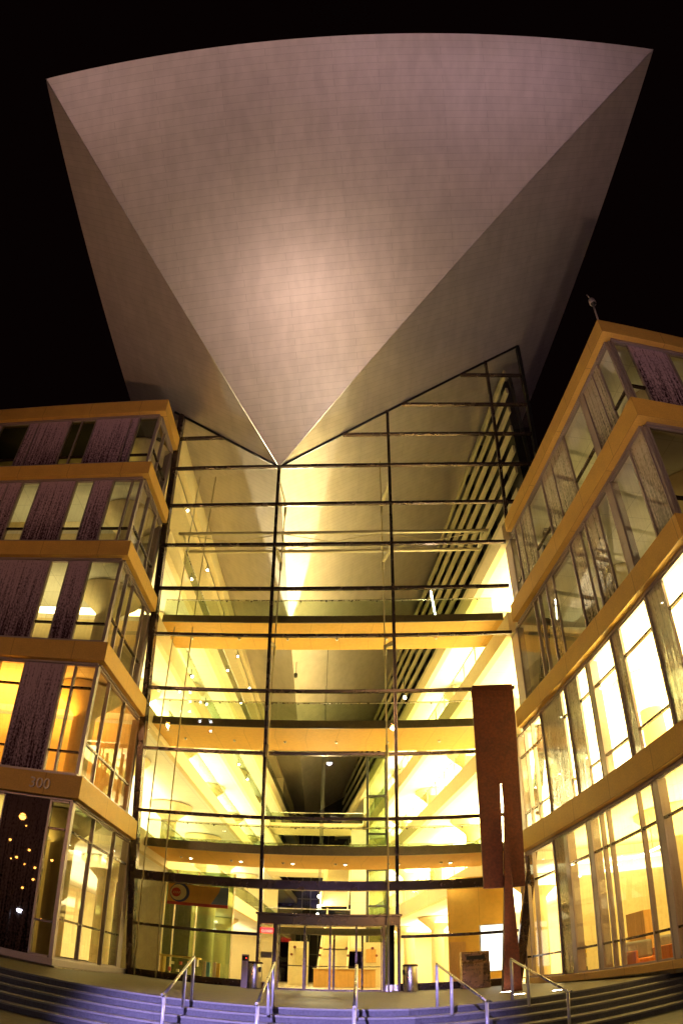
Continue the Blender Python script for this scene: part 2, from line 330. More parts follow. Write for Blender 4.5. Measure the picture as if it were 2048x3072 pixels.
# atrium side: galleries
for i, (z0, z1) in enumerate(((5.0, 5.9), (9.96, 10.7), (13.6, 14.5), (17.5, 18.5))):
    y0 = GY(z0) + .35
    b = MB(); b.box(-5.05, -4.8, y0, 61.4, z0, z1, M['cream']); b.build('gallery_edge', LW)
    b = MB(); b.box(-14.9, -5.06, y0, 61.4, z0 + .05, z1 - .05, M['white']); b.build('gallery_floor', LW)
    b = MB(); b.face([(-4.92, y0 + 3, z1), (-4.92, 61.4, z1), (-4.92, 61.4, z1 + 1), (-4.92, y0 + 3, z1 + 1)], M['gglass']); g = b.build('glass_balustrade', LW)
    t = MB(); t.tube((-4.92, y0 + 3, z1 + 1.03), (-4.92, 61.4, z1 + 1.03), .03, M['steel']); t.build('handrail', g)
    for y in (4.5, 13, 21.5, 30, 38.5, 47): mushroom(LW, -7.4, y, z1, (9.96, 13.6, 17.5, 21.9)[i], .42)
for y in (4.5, 13, 21.5, 30): mushroom(LW, -7.4, y, .03, 5.0, .42)
b = MB()
for k in range(34):
    y = 5.2 + k * 1.5; b.face([(-6.6, y, 14.5), (-6.6, y + 1.47, 14.5), (-6.6, y + 1.47, 17.5), (-6.6, y, 17.5)], M['gglass'])
b.build('glass_screen', LW)
b = MB(); b.box(-5.35, -5.05, GY(23) + .3, 61.4, 22.7, 24.9, M['cream'])
b.build('clerestory_wall', LW)
text_mb('300', .50, .025, M['numeral'], lambda x, y, z: Vector((-6.16 + x, -5.72 - z, 5.42 + y)), 'street_number', LW, sx=1.)

# ------------------------------------------------------------------ right wing
RG = thing('library_wing', 'longer splayed stone-banded library wing right of the glass hall, four storeys, brightly lit second floor', 'building', (KX, KY, 0), 'stone banded wings of the library')
RB = [(5.01, 5.75), (9.69, 10.39), (13.91, 14.67), (17.85, 18.49)]
bend = lambda z: (GY(z) + 12.6) / math.cos(ANG) + .30
for z0, z1 in RB:
    e = bend(z0) - .25
    b = MB(); b.prism([(0, 0), (9, 0), (9, .35), (.35, .35), (.35, e), (0, e)], z0, z1, M['stone'], RW); o = b.build('stone_band', RG, bevel=.012)
    t = MB(); t.box(.10, .32, .4, e, z1 + .002, z1 + .05, M['alu'], RW); t.build('sill', o)
    t = MB(); t.box(.22, .36, .4, e, z0 - .09, z0 - .002, M['alu'], RW); t.box(.4, 9, .2, .34, z0 - .09, z0 - .002, M['alu'], RW); t.build('head_trim', o)
b = MB(); b.box(.12, .5, .0, 13.6, .02, .26, M['stone'], RW); b.build('plinth', RG, bevel=.02)
RRt = lambda s, d, z: RW(.30 + d, s, z)
RFr = lambda s, d, z: RW(s, .30 + d, z)
RBAY = [((.26, 4.92), [(13.65, 13.9, 'p'), (13.18, 13.65, 'c'), (12.51, 13.18, 'c'), (10.65, 12.51, 'c'), (9.8, 10.65, 'f'), (9.51, 9.8, 'p'), (8.06, 9.51, 'c'), (7.78, 8.06, 'p'), (7.14, 7.78, 'c'), (6.69, 7.14, 'c'), (4.92, 6.69, 'c'), (4.12, 4.92, 'c'), (3.84, 4.12, 'p'), (2.2, 3.84, 'c'), (.42, 2.2, 'c')], (1.05, 3.86)),
        ((5.8, 9.6), [(12.87, 13.6, 'p'), (12.21, 12.87, 'c'), (11.46, 12.21, 'c'), (10.53, 11.46, 'c'), (8.7, 10.53, 'f'), (8.33, 8.7, 'c'), (7.39, 8.33, 'f'), (6.6, 7.39, 'c'), (6.32, 6.6, 'p'), (4.83, 6.32, 'c'), (4.3, 4.83, 'f'), (2.62, 4.3, 'c'), (1.75, 2.62, 'f'), (.42, 1.75, 'c')], (6.46, 8.68)),
        ((10.44, 13.82), [(11.6, 12.3, 'p'), (9.64, 11.6, 'c'), (9.16, 9.64, 'c'), (8.42, 9.16, 'c'), (7.81, 8.42, 'f'), (6.05, 7.81, 'c'), (5.22, 6.05, 'f'), (4.78, 5.22, 'c'), (3.89, 4.78, 'f'), (3.02, 3.89, 'c'), (2.7, 3.02, 'p'), (1.3, 2.7, 'c'), (.42, 1.3, 'f')], ()),
        ((14.72, 17.76), [(10.9, 11.55, 'p'), (10.28, 10.9, 'c'), (9.65, 10.28, 'f'), (8.62, 9.65, 'f'), (7.06, 8.62, 'c'), (6.04, 7.06, 'f'), (4.68, 6.04, 'f'), (2.9, 4.68, 'c'), (2.6, 2.9, 'p'), (1.76, 2.6, 'f'), (1.29, 1.76, 'f'), (.42, 1.29, 'c')], (15.5,))]
for (z0, z1), bays, tr in RBAY:
    for s0, s1, k in bays: window(RG, RRt, s0, s1, z0, z1, {'p': 'post', 'c': 'clear', 'f': 'frit'}[k], tr, gm=M['fritw'] if k == 'f' else None)
    b = MB(); b.box(.30, .42, .30, .42, z0, z1, M['alu'], RW); b.build('corner_post', RG)
for s0, s1, k in ((.42, 1.0, 'clear'), (1.0, 2.55, 'frit'), (2.55, 3.5, 'clear'), (3.5, 5.2, 'frit')): window(RG, RFr, s0, s1, 14.72, 17.76, k, (15.6,))
for s0, s1, k in ((.42, 2.4, 'clear'), (2.4, 4.4, 'frit')): window(RG, RFr, s0, s1, 10.44, 13.82, k, (11.2,), gm=M['dglass'] if k == 'clear' else None)
for z0, z1 in ((.26, 4.92), (5.8, 9.6)):
    for s0, s1, k in ((.42, 2.2, 'clear'), (2.2, 4.4, 'frit')): window(RG, RFr, s0, s1, z0, z1, k)
# inside right wing (seen from the street side)
b = MB()
for z0, z1 in RB[:-1]: b.box(.40, 14, .40, bend(z0) + .0, z0 + .04, z1 - .03, M['white'], RW)
b.box(.36, 14, .36, 72, 17.9, 18.4, M['white'], RW); b.build('floor_slab', RG)
b = MB(); b.box(.40, 14, .36, 72, -.1, .018, M['floor'], RW); b.build('ground_floor', RG)
b = MB(); b.box(9, 9.2, .4, 72, .1, 17.8, M['cream'], RW); b.box(9, 13, .32, .42, .26, 17.8, M['dark'], RW)
b.box(.5, 8.95, bend(12) + .05, bend(12) + .17, 10.4, 13.9, M['cream'], RW); b.box(.5, 8.95, bend(16) + .05, bend(16) + .17, 14.7, 17.85, M['cream'], RW)
b.box(3.1, 8.95, 15.2, 15.35, .05, 5, M['cream'], RW); b.box(.4, 8.95, 52, 52.2, .05, 17.8, M['cream'], RW); b.build('inner_wall', RG)
for bb in (2.9, 8.0):
    for z0, z1 in ((.02, 5.05), (5.72, 9.73), (10.36, 13.95), (14.64, 17.9)): mushroom(RG, 3.3, bb, z0, z1, .40, RW)
# galleries over the hall
for i, (z0, z1) in enumerate(((4.70, 5.6), (9.6, 10.45), (13.7, 14.6), (17.7, 18.5))):
    b0 = bend(z0) + .12
    b = MB(); b.box(0, .3, b0, 72, z0, z1, M['cream'], RW); b.build('gallery_edge', RG)
    if i < 3:
        b = MB(); b.box(.31, 8.95, b0, 72, z0 + .05, z1 - .05, M['white'], RW); b.build('gallery_floor', RG)
        b = MB(); b.face([RW(.15, b0 + 3, z1), RW(.15, 72, z1), RW(.15, 72, z1 + 1), RW(.15, b0 + 3, z1 + 1)], M['gglass']); g = b.build('glass_balustrade', RG)
        t = MB(); t.tube(RW(.15, b0 + 3, z1 + 1.03), RW(.15, 72, z1 + 1.03), .03, M['steel'])
        for k in range(30): t.box(.12, .18, b0 + 3 + k * 1.9, b0 + 3.05 + k * 1.9, z1, z1 + 1.0, M['steel'], RW)
        t.build('handrail', g)
    for q in (18, 26.5, 35, 43.5, 52): mushroom(RG, 2.6, q, ((.03, 5.6, 10.45, 14.6)[i]), (4.72, 9.62, 13.72, 17.72)[i], .42, RW)
for k in range(8):                                              # louvred clerestory above the roof, inside the hall
    z = 18.9 + k * 1.12; MB().box(.86, .98, bend(z) + .15, 72, z, z + .40, M['louvre'], RW).build('louvre_blade', RG)
for k in range(26):
    q = 10.2 + k * 2.4; MB().hexa([RW(1.1, q, 18.5), RW(1.5, q, 18.5), RW(1.5, q + .32, 18.5), RW(1.1, q + .32, 18.5), RW(1.1, q, 27.5), RW(1.5, q, 27.5), RW(1.5, q + .32, 27.5), RW(1.1, q + .32, 27.5)], M['black']).build('louvre_post', RG)
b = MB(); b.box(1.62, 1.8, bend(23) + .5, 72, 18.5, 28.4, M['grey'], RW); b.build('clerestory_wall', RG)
# security camera mast on the roof corner
cm = RW(.12, .12, 18.49)
CM = thing('camera_mast', 'slim pale mast with a dome camera on the right wing roof corner', 'mast', cm)
MB().tube(cm, cm + Vector((.09, 0, 1.15)), .035, M['trim']).build('pole', CM)
MB().lathe([(.04, 1.45), (.11, 1.38), (.13, 1.2), (.11, 1.13)], M['trim'], cm + Vector((.1, 0, -.02)), 16).build('housing', CM)
MB().ball(cm + Vector((.1, -.02, 1.12)), .095, M['black'], 8).build('camera_dome', CM)
MB().tube(cm + Vector((.08, 0, 1.42)), cm + Vector((.02, 0, 1.68)), .02, M['trim']).build('finial', CM)

# ------------------------------------------------------------------ metal canopy roof
CN = thing('metal_canopy', 'huge wing-shaped metal-clad roof thrusting forward over the entrance, its keel ending in a point', 'canopy', (0, -2.84, 21.1))
AP = Vector((-.01, -2.84, 21.1)); PL = Vector((-8.18, -19.57, 26.72)); PR = Vector((16.73, -19.44, 30.60))
KD = Vector((-.0633, .998, 0)); LEN = 66
def on_plane(p, n): return Vector((p[0], p[1], AP.z - (n[0] * (p[0] - AP.x) + n[1] * (p[1] - AP.y)) / n[2]))
NLn, NRn = (.519, .033, .854), (.518, .033, -.855)
KE = AP + KD * LEN
PLb = on_plane((-7.93, KE.y), NLn); PRb = on_plane((PR.x - .176 * (KE.y - PR.y), KE.y), NRn)
def strips(b, A, B, Cc, Dd, m, n=1, uvo=None):
    b.face([A, B, Cc, Dd] if Dd is not None else [A, B, Cc], m, uv=uvo)
b = MB(); e = (PR - PL).normalized(); q = (AP - PL); q = (q - e * q.dot(e)).normalized()
fuv = lambda p: ((p - PL).dot(e), (p - PL).dot(q))
b.face([AP, PR, PL], M['metal'], uv=[fuv(AP), fuv(PR), fuv(PL)]); b.build('front_soffit', CN)
for nm, P, Pb, sg in (('side_soffit', PL, PLb, -1), ('side_soffit', PR, PRb, 1)):
    b = MB(); k = KD; w = (P - AP); w = (w - k * w.dot(k)).normalized()
    su = lambda p: ((p - AP).dot(w), (p - AP).dot(k))
    pts = [AP, KE, Pb, P] if sg < 0 else [AP, P, Pb, KE]
    b.face(pts, M['metal'], uv=[su(p) for p in pts]); b.build(nm, CN)
UPv = Vector((0, .10, .34))
b = MB(); b.face([PL, PR, PR + UPv, PL + UPv], M['trim']); b.face([PLb, PL, PL + UPv, PLb + UPv], M['trim']); b.face([PR, PRb, PRb + UPv, PR + UPv], M['trim'])
b.build('fascia', CN)
b = MB(); b.face([PL + UPv, PR + UPv, PRb + UPv, PLb + UPv], M['trim']); b.face([PLb, PLb + UPv, PRb + UPv, PRb, KE], M['trim']); b.build('roof_top', CN)
b = MB()
for P, Q in ((PL, AP), (PR, AP)): b.tube(P, Q, .016, M['metal'], 6)
b.build('ridge_trim', CN)

# ------------------------------------------------------------------ leaning glass wall
GW = thing('glass_wall', 'tall leaning glass wall of the entrance hall between the two stone wings', 'glass wall', (0, 1.25, 0))
ZT = [.34, 2.10, 3.98, 6.45, 8.85, 11.24, 13.45, 15.41, 17.36, 19.24, 21.12, 22.73, 24.38, 26.14, 29]
XM = [-4.80, 0, 4.85, 9.79, 11.56]
def zs(x): return 21.1 + (.603 * x if x > 0 else -.613 * x)
xr = lambda z: (9.30 - .165 * (GY(z))) if z < 18.3 else 11.56
def clip(poly, f):
    out = []
    for i in range(len(poly)):
        p, q = poly[i], poly[(i + 1) % len(poly)]; a, b_ = f(p), f(q)
        if a >= 0: out.append(p)
        if a * b_ < 0: t = a / (a - b_); out.append((p[0] + t * (q[0] - p[0]), p[1] + t * (q[1] - p[1])))
    return out
for i in range(4):
    x0, x1 = XM[i], XM[i + 1]
    if i == 0: x0 = -4.86
    for za, zb in zip(ZT, ZT[1:]):
        if i == 1 and za < 2: continue
        if i == 1 and za < 3: za = 2.92
        if i == 3 and zb < 18.6: continue
        if i == 2 and zb < 18.6: xe = max(xr(za), 9.2)
        else: xe = x1
        if i == 3 and za < 18.5: za = 18.5
        pl = clip([(x0, za), (xe, za), (xe, zb), (x0, zb)], lambda p: zs(p[0]) - p[1] - .03 if x0 > -.5 else zs(p[0]) - p[1] - .03)
        if len(pl) < 3: continue
        MB().face([GF(x, 0, z) for x, z in pl], M['glass']).build('glass_pane', GW)
def bar(x0, x1, z, h=.11, d=.16, nm='transom'):
    b = MB(); b.box(x0, x1, -d * .55, d * .45, z - h / 2, z + h / 2, M['bronze'], GF); o = b.build(nm, GW, bevel=.012)
    return o
for z in ZT[1:-1]:
    h = .34 if abs(z - 3.98) < .01 else .115
    xl = -4.8 if z < 21.2 else max(-4.9, -(99)) if z < 24 else None
    if z > 21.2:                                                # cut where the soffit comes down
        xa = -(z - 21.1) / .613 + .12; xb = (z - 21.1) / .603 + .1
        if xa > -4.85 and xa - .1 > -4.85: bar(-4.86, xa, z)
        bar(xb, 11.5, z)
    elif abs(z - 2.10) < .01: bar(-4.8, -.1, z); bar(4.98, 9.2, z)
    else: bar(-4.8, xr(z) if z < 18.3 else 11.5, z, h, .3 if h > .2 else .14)
def mull(x, z0, z1, w=.125):
    b = MB()
    for s in (-1, 1): b.box(x + s * w * .33 - w * .17, x + s * w * .33 + w * .17, -.13, .10, z0, z1, M['bronze'], GF)
    b.box(x - w * .2, x + w * .2, -.03, .06, z0, z1, M['black'], GF); b.build('mullion', GW)
mull(0, 2.9, 21.05); mull(4.85, 2.9, zs(4.85) - .05); mull(9.79, 18.5, zs(9.79) - .05)
b = MB(); b.box(-5.0, -4.74, -.12, .25, .06, 24.1, M['bronze'], GF); b.build('jamb', GW, bevel=.02)
b = MB(); b.hexa([Vector((xr(z) + dx - .02, GY(z) + dy, z)) for z in (.06, 18.5) for dx, dy in ((-.10, -.1), (.24, -.1), (.24, .22), (-.10, .22))], M['bronze']); b.build('jamb', GW, bevel=.02)
b = MB(); b.box(11.5, 11.66, -.12, .2, 18.5, 28.0, M['black'], GF); b.build('jamb', GW)
b = MB(); b.box(-4.74, -.06, -.18, .14, .05, .34, M['bronze'], GF); b.box(4.95, 9.25, -.18, .14, .05, .34, M['bronze'], GF); b.build('sill', GW, bevel=.02)
b = MB(); b.tube(GF(-5.25, -.03, zs(-5.25) - .05), GF(0, -.03, 21.08), .06, M['black'], 6); b.tube(GF(11.56, -.03, zs(11.56) - .05), GF(0, -.03, 21.08), .06, M['black'], 6); b.build('soffit_seal', GW)
for x in (.13, 4.5):
    b = MB(); b.tube((x, -.9, .05 if x > 1 else 5.6), (x, -.9, 20.6 if x < 1 else 23.2), .028, M['louvre'], 6)
    for z in (9.0, 13.2, 17.3, 20.3): b.tube((x, -.9, z - .42), (x, -.9, z + .05), .06, M['louvre'], 8)
    b.build('tie_rod', GW)
    b = MB()
    for z in (13.2, 17.3, 20.4):
        xa = 0 if x < 1 else 4.85
        b.hexa([Vector(p) for p in ((xa - .05, GY(z) + .1, z - .10), (xa + .05, GY(z) + .1, z - .10), (x + .06, -.85, z - .05), (x - .06, -.85, z - .05), (xa - .05, GY(z) + .1, z + .12), (xa + .05, GY(z) + .1, z + .12), (x + .06, -.85, z + .06), (x - .06, -.85, z + .06))], M['louvre'])
    b.build('outrigger', GW)
for x, r in ((-3.55, .028), (-4.35, .028)):
    b = MB(); b.tube((x, .2, .1), (x, -.4, 22.8), r, M['louvre'], 6); b.build('tie_rod', GW)
b = MB(); b.tube((-4.6, -1.1, 18.75), (9.2, -1.1, 18.75), .075, M['louvre'], 8); b.tube((-4.4, .15, 18.65), (9.0, .15, 18.65), .075, M['louvre'], 8)
for x in (-4.4, .1, 4.5, 8.9): b.tube((x, -1.1, 18.72), (x, .15, 18.68), .05, M['louvre'], 6)
for x0, x1 in ((-4.4, .1), (.1, 4.5), (4.5, 8.9)): b.tube((x0, -1.1, 18.7), (x1, .15, 18.7), .018, M['louvre'], 5); b.tube((x0, .15, 18.7), (x1, -1.1, 18.7), .018, M['louvre'], 5)
b.build('wind_truss', GW)

# ------------------------------------------------------------------ entrance
EN = thing('entrance_portal', 'dark bronze framed glass entrance with sliding doors at the foot of the glass wall', 'entrance', (2.4, .7, .05))
b = MB(); b.box(-.08, 4.95, .42, 1.2, 2.50, 2.84, M['bronze']); b.box(-.14, 5.01, .36, 1.2, 2.84, 2.92, M['bronze']); b.build('header', EN, bevel=.012)
for x0, x1 in ((-.08, .02), (.50, .64), (4.33, 4.42), (4.85, 4.95)): MB().box(x0, x1, .45, .95, .04, 2.498, M['bronze']).build('post', EN, bevel=.01)
for x0, x1 in ((.02, .50), (4.42, 4.85)):
    b = MB(); b.face([(x0, .7, .3), (x1, .7, .3), (x1, .7, 2.5), (x0, .7, 2.5)], M['glass']); o = b.build('side_glass', EN)
    MB().box(x0, x1, .6, .8, .04, .30, M['steel'] if x0 > 1 else M['bronze']).build('kick_plate', o)
b = MB(); b.lathe([(.13, .3), (.13, 2.5)], M['black'], (4.63, .95, 0), 14); b.build('drum_post', EN)
for x0, x1 in ((.66, 1.58), (1.58, 2.49), (2.49, 3.41), (3.41, 4.31)):
    b = MB(); b.face([(x0, .86, .10), (x1, .86, .10), (x1, .86, 2.48), (x0, .86, 2.48)], M['glass']); o = b.build('door_leaf', EN)
    f = MB(); f.box(x0, x0 + .035, .82, .90, .05, 2.49, M['bronze']); f.box(x1 - .035, x1, .82, .90, .05, 2.49, M['bronze']); f.box(x0 + .036, x1 - .036, .82, .9, .05, .12, M['bronze']); f.build('frame', o)
    MB().tube((x0 + .06, .80, .98), (x1 - .06, .80, .98), .018, M['bronze'], 6).build('push_bar', o)
    xm = (x0 + x1) / 2; MB().tube((xm + .12, .85, 1.68), (xm + .12, .84, 1.68), .055, M['brown'], 14).build('door_sticker', o)
VB = thing('inner_doors', 'second row of bronze framed glass doors inside the entrance', 'doors', (2.4, 3.6, .05))
b = MB(); b.box(.1, 4.8, 3.4, 3.9, 2.35, 2.62, M['carpet']); b.build('header', VB)
for x0, x1 in ((.3, 1.4), (1.4, 2.5), (2.5, 3.6), (3.6, 4.7)):
    b = MB(); b.face([(x0, 3.6, .10), (x1, 3.6, .10), (x1, 3.6, 2.35), (x0, 3.6, 2.35)], M['glass']); o = b.build('door_leaf', VB)
    f = MB(); f.box(x0, x0 + .04, 3.56, 3.64, .05, 2.34, M['bronze']); f.box(x1 - .04, x1, 3.56, 3.64, .05, 2.34, M['bronze']); f.build('frame', o)
    xm = (x0 + x1) / 2; MB().tube((xm, 3.59, 1.5), (xm, 3.58, 1.5), .055, M['brown'], 14).build('door_sticker', o)
SG = thing('led_sign', 'red glowing sign reading CLOSED in the narrow glass left of the doors', 'sign', (.26, .64, 2.2))
MB().box(.05, .47, .60, .66, 2.16, 2.36, M['led']).build('lamp_panel', SG)
text_mb('CLOSED', .12, .004, M['ledw'], lambda x, y, z: Vector((.26 + x, .592 - z, 2.19 + y)), 'lettering', SG, sx=.92)
NT = thing('notice_board', 'small tan notice plate with dark lettering left of the entrance doors', 'notice', (.25, .66, 1.3))
MB().box(.06, .46, .655, .665, 1.22, 1.45, M['paper']).build('plate', NT)
text_mb('DO NOT BLOCK\nENTRANCE', .05, .002, M['ink'], lambda x, y, z: Vector((.26 + x, .652 - z, 1.34 + y)), 'lettering', NT)

# ------------------------------------------------------------------ bridges
def bridge(y0, y1, z0, z1, lab):
    cx = 2.3; BR = thing('footbridge', lab, 'footbridge', (cx, (y0 + y1) / 2, z0), 'footbridges across the hall')
    xl = -4.78; xr0 = 11.45 - .168 * (y0 + 12.6) - .02; xr1 = 11.45 - .168 * (y1 + 12.6) - .02
    b = MB(); b.prism([(xl, y0 + .02), (xr0, y0 + .02), (xr1, y1), (xl, y1)], z0 + .006, z1 - .02, M['cream']); b.build('deck', BR)
    b = MB(); b.box(xl, xr0, y0 - .03, y0 + .018, z0 - .03, z1, M['plate']); b.build('edge_plate', BR)
    b = MB(); b.face([(xl, y0 + .02, z0), (xl, y1, z0), (xr1, y1, z0), (xr0, y0 + .02, z0)], M['cedar'], uv=[(0, 0), (0, 3), (14, 3), (14, 0)]); b.build('soffit', BR)
    for y in (y0 + .03, y1 - .05):
        b = MB(); b.face([(xl, y, z1 - .015), (min(xr0, xr1), y, z1 - .015), (min(xr0, xr1), y, z1 + .82), (xl, y, z1 + .82)], M['gglass']); g = b.build('glass_balustrade', BR)
        t = MB(); t.tube((xl, y - .05, z1 + .74), (min(xr0, xr1), y - .05, z1 + .74), .022, M['steel'], 6)
        k = xl + .6
        while k < xr1 - .3: t.tube((k, y - .05, z1 + .74), (k, y, z1 + .70), .03, M['bronze'], 6); k += 1.05
        t.build('handrail', g)
    b = MB(); k = xl + 1
    while k < xr1 - .4:
        MB().lathe([(.05, z0 - .07), (.07, z0 - .004)], M['steel'], (k, (y0 + y1) / 2 + .2, 0), 8).build('ceiling_sprinkler', BR); k += 2.1
    return BR
bridge(-.66, 1.75, 14.46, 14.76, 'topmost footbridge behind the glass, honey panelled underside')
bridge(.20, 3.0, 10.18, 10.48, 'middle footbridge behind the glass, orange panelled underside')
bridge(1.16, 4.7, 5.30, 5.62, 'lowest footbridge behind the glass, just above the entrance')

# ------------------------------------------------------------------ hall interior
b = MB(); b.face([(-5, 1.1, .052), (10, 1.1, .052), (10, 62, .052), (-5, 62, .052)], M['floor']); struct(b.build('hall_floor'))
HW = thing('hall_end_wall', 'dark brown far end wall of the hall with a pale lattice of frames', 'wall', (-2.5, 61, .05))
MB().box(-5.2, 1.0, 61, 61.3, .06, 26, M['dark']).build('panel', HW)
for z in (3.5, 7, 10.5, 14, 17.5): MB().box(-4.7, -.3, 60.85, 60.99, z, z + .12, M['grey2']).build('rail', HW)
for x in (-4.2, -3.2, -2.2, -1.2): MB().box(x, x + .12, 60.7, 60.84, .06, 20, M['grey2']).build('stile', HW)
for lab, z in (('distant footbridge low in the hall, cream edged, far behind the doors', 5.2), ('distant footbridge at middle height deep in the hall', 9.9), ('distant footbridge highest and deep in the hall', 13.9)):
    FB2 = thing('distant_footbridge', lab, 'footbridge', (0, 36, z), 'distant footbridges deep in the hall')
    MB().box(-4.78, 3.3, 35, 38, z, z + .5, M['cream']).build('deck', FB2)
    MB().face([(-4.78, 34.95, z + .5), (3.3, 34.95, z + .5), (3.3, 34.95, z + 1.4), (-4.78, 34.95, z + 1.4)], M['gglass']).build('glass_balustrade', FB2)
    MB().tube((-4.78, 34.9, z + 1.42), (3.3, 34.9, z + 1.42), .04, M['steel'], 6).build('handrail', FB2)
ID_ = thing('information_desk', 'cream information desk with tall lit back panel, seen through the doors', 'desk', (2.6, 14, .05))
MB().box(1.0, 4.2, 13.2, 13.9, .06, 1.05, M['wood']).build('front_panel', ID_); MB().box(.95, 4.25, 13.1, 13.95, 1.06, 1.11, M['cream']).build('desk_top', ID_)
for x0, x1 in ((-.6, .5), (3.5, 4.6)): MB().box(x0, x1, 15.6, 15.75, .06, 2.7, M['cream']).build('back_panel', ID_)
for x, w_, z0, c in ((-.2, .5, 1.3, 'sand'), (3.7, .55, 1.5, 'wood')): MB().box(x, x + w_, 15.54, 15.59, z0, 2.3, M[c]).build('poster', ID_)
EL = thing('elevator_tower', 'slim glazed elevator shaft of steel posts at the right of the hall', 'elevator', (4.4, 20.4, .05))
for x, y in ((3.75, 19.6), (5.0, 19.6), (3.75, 21.2), (5.0, 21.2)): MB().box(x - .09, x + .09, y - .09, y + .09, .06, 15.6, M['grey']).build('post', EL)
for z in (2.6, 5.2, 7.6, 10, 12.6, 15.4): MB().box(3.66, 5.09, 19.38, 19.5, z, z + .14, M['grey']).build('cross_beam', EL)
MB().box(3.86, 4.9, 19.7, 19.72, .1, 15.5, M['gglass']).build('shaft_glass', EL)
ST = thing('staircase', 'cream open staircase climbing the far middle of the hall', 'stairs', (1.2, 28, .05))
def flight(zb, zt, y0, y1, x0, x1, dirx=0):
    b = MB(); n = 14
    for i in range(n):
        t = i / n; z = zb + (zt - zb) * t; y = y0 + (y1 - y0) * t; dy = (y1 - y0) / n
        b.box(x0, x1, y, y + dy * 1.1, z, z + .08, M['cream']); b.box(x0 + .02, x1 - .02, y + dy, y + dy + .02, z + .081, z + (zt - zb) / n - .002, M['cream'])
    b.build('flight', ST)
    for x in (x0 - .08, x1 + .002): MB().hexa([Vector(p) for p in ((x, y0, zb - .25), (x + .078, y0, zb - .25), (x + .078, y1, zt - .25), (x, y1, zt - .25), (x, y0, zb + 1.0), (x + .078, y0, zb + 1.0), (x + .078, y1, zt + 1.0), (x, y1, zt + 1.0))], M['cream']).build('stringer', ST)
flight(.06, 2.8, 22, 26.5, .6, 2.4); flight(2.9, 5.5, 28, 32.5, .6, 2.4); flight(5.6, 8.0, 22.5, 27, .7, 2.4); flight(8.1, 10.4, 28, 32.5, .7, 2.4)
for q in ((.5, 3.6, 26.5, 28, 2.68, 2.84), (.5, 3.6, 26.6, 28, 7.9, 8.06), (.4, 3.7, 32.5, 34, 5.4, 5.6), (.4, 3.7, 32.5, 34, 10.3, 10.5)): MB().box(*q, M['cream']).build('landing', ST)
MB().box(2.5, 3.66, 27.8, 27.9, 2.85, 12.2, M['white']).build('back_panel', ST)

def spot(p, aim, label, g, e=0):
    T = thing('track_spotlight', label, 'spotlight', p, g); p = Vector(p); d = (Vector(aim) - p).normalized()
    MB().tube(p - d * .16, p, .07, M['grey'], 10).build('housing', T); MB().tube(p + d * .002, p + d * .012, .055, M['lamp_w'], 12).build('lens', T)
    MB().tube(p - d * .1, p - d * .1 + Vector((-.02, 0, .35)), .02, M['grey'], 5).build('arm', T)
    if e: light('lamp', 'SPOT', p + d * .05, e, (1, .86, .62), T, aim, spot_size=R(50), spot_blend=.6, shadow_soft_size=.09)
for k in range(9):
    spot((-4.62, -.5 + k * 2.5, 18.35 if k % 2 else 20.6), (2.5, -8 + k * 2.2, 12), 'small bright spotlight clipped along the left gallery edge, seen through the glass', 'spotlights along the left gallery')
for k in range(6):
    spot((-4.62, 4.5 + k * 3.4, 14.35), (2.5, 0 + k * 3, 8), 'small bright spotlight below the upper left gallery, seen through the glass', 'spotlights under the upper left gallery')
KS = thing('keel_spotlight', 'long-throw spotlight under the hall ceiling, grazing the keel towards the front', 'spotlight', (-.95, 16.2, 20.0))
MB().tube((-.95, 16.2, 20.0), (-.93, 15.9, 20.02), .12, M['grey'], 12).build('housing', KS); MB().tube((-.95, 16.2, 20.05), (-.95, 16.2, 21.1), .02, M['grey'], 5).build('stem', KS)
light('lamp', 'SPOT', (-.93, 15.85, 20.02), 120000, (1, .88, .56), KS, (.42, -4.0, 21.35), spot_size=R(16.5), spot_blend=.22, shadow_soft_size=.08)
PS = thing('pendant_spotlight', 'starry bright pendant spotlight hanging on a rod before the right louvres', 'spotlight', (6.83, .4, 15.0))
MB().tube((6.75, .4, 15.1), (6.6, .4, 16.6), .03, M['lamp_w'], 6).build('rod', PS); MB().ball((6.83, .4, 15.0), .085, M['lamp_w'], 8).build('bulb', PS)
light('lamp', 'POINT', (6.83, .3, 14.95), 120, (1, .86, .6), PS, shadow_soft_size=.1)
PS2 = thing('pendant_spotlight', 'fainter pendant spotlight lower down beside the bright right gallery ceiling', 'spotlight', (5.5, 4.2, 13.2))
MB().ball((5.5, 4.2, 13.2), .07, M['lamp_w'], 8).build('bulb', PS2); MB().tube((5.5, 4.2, 13.26), (5.5, 4.2, 14.4), .018, M['grey'], 5).build('rod', PS2)

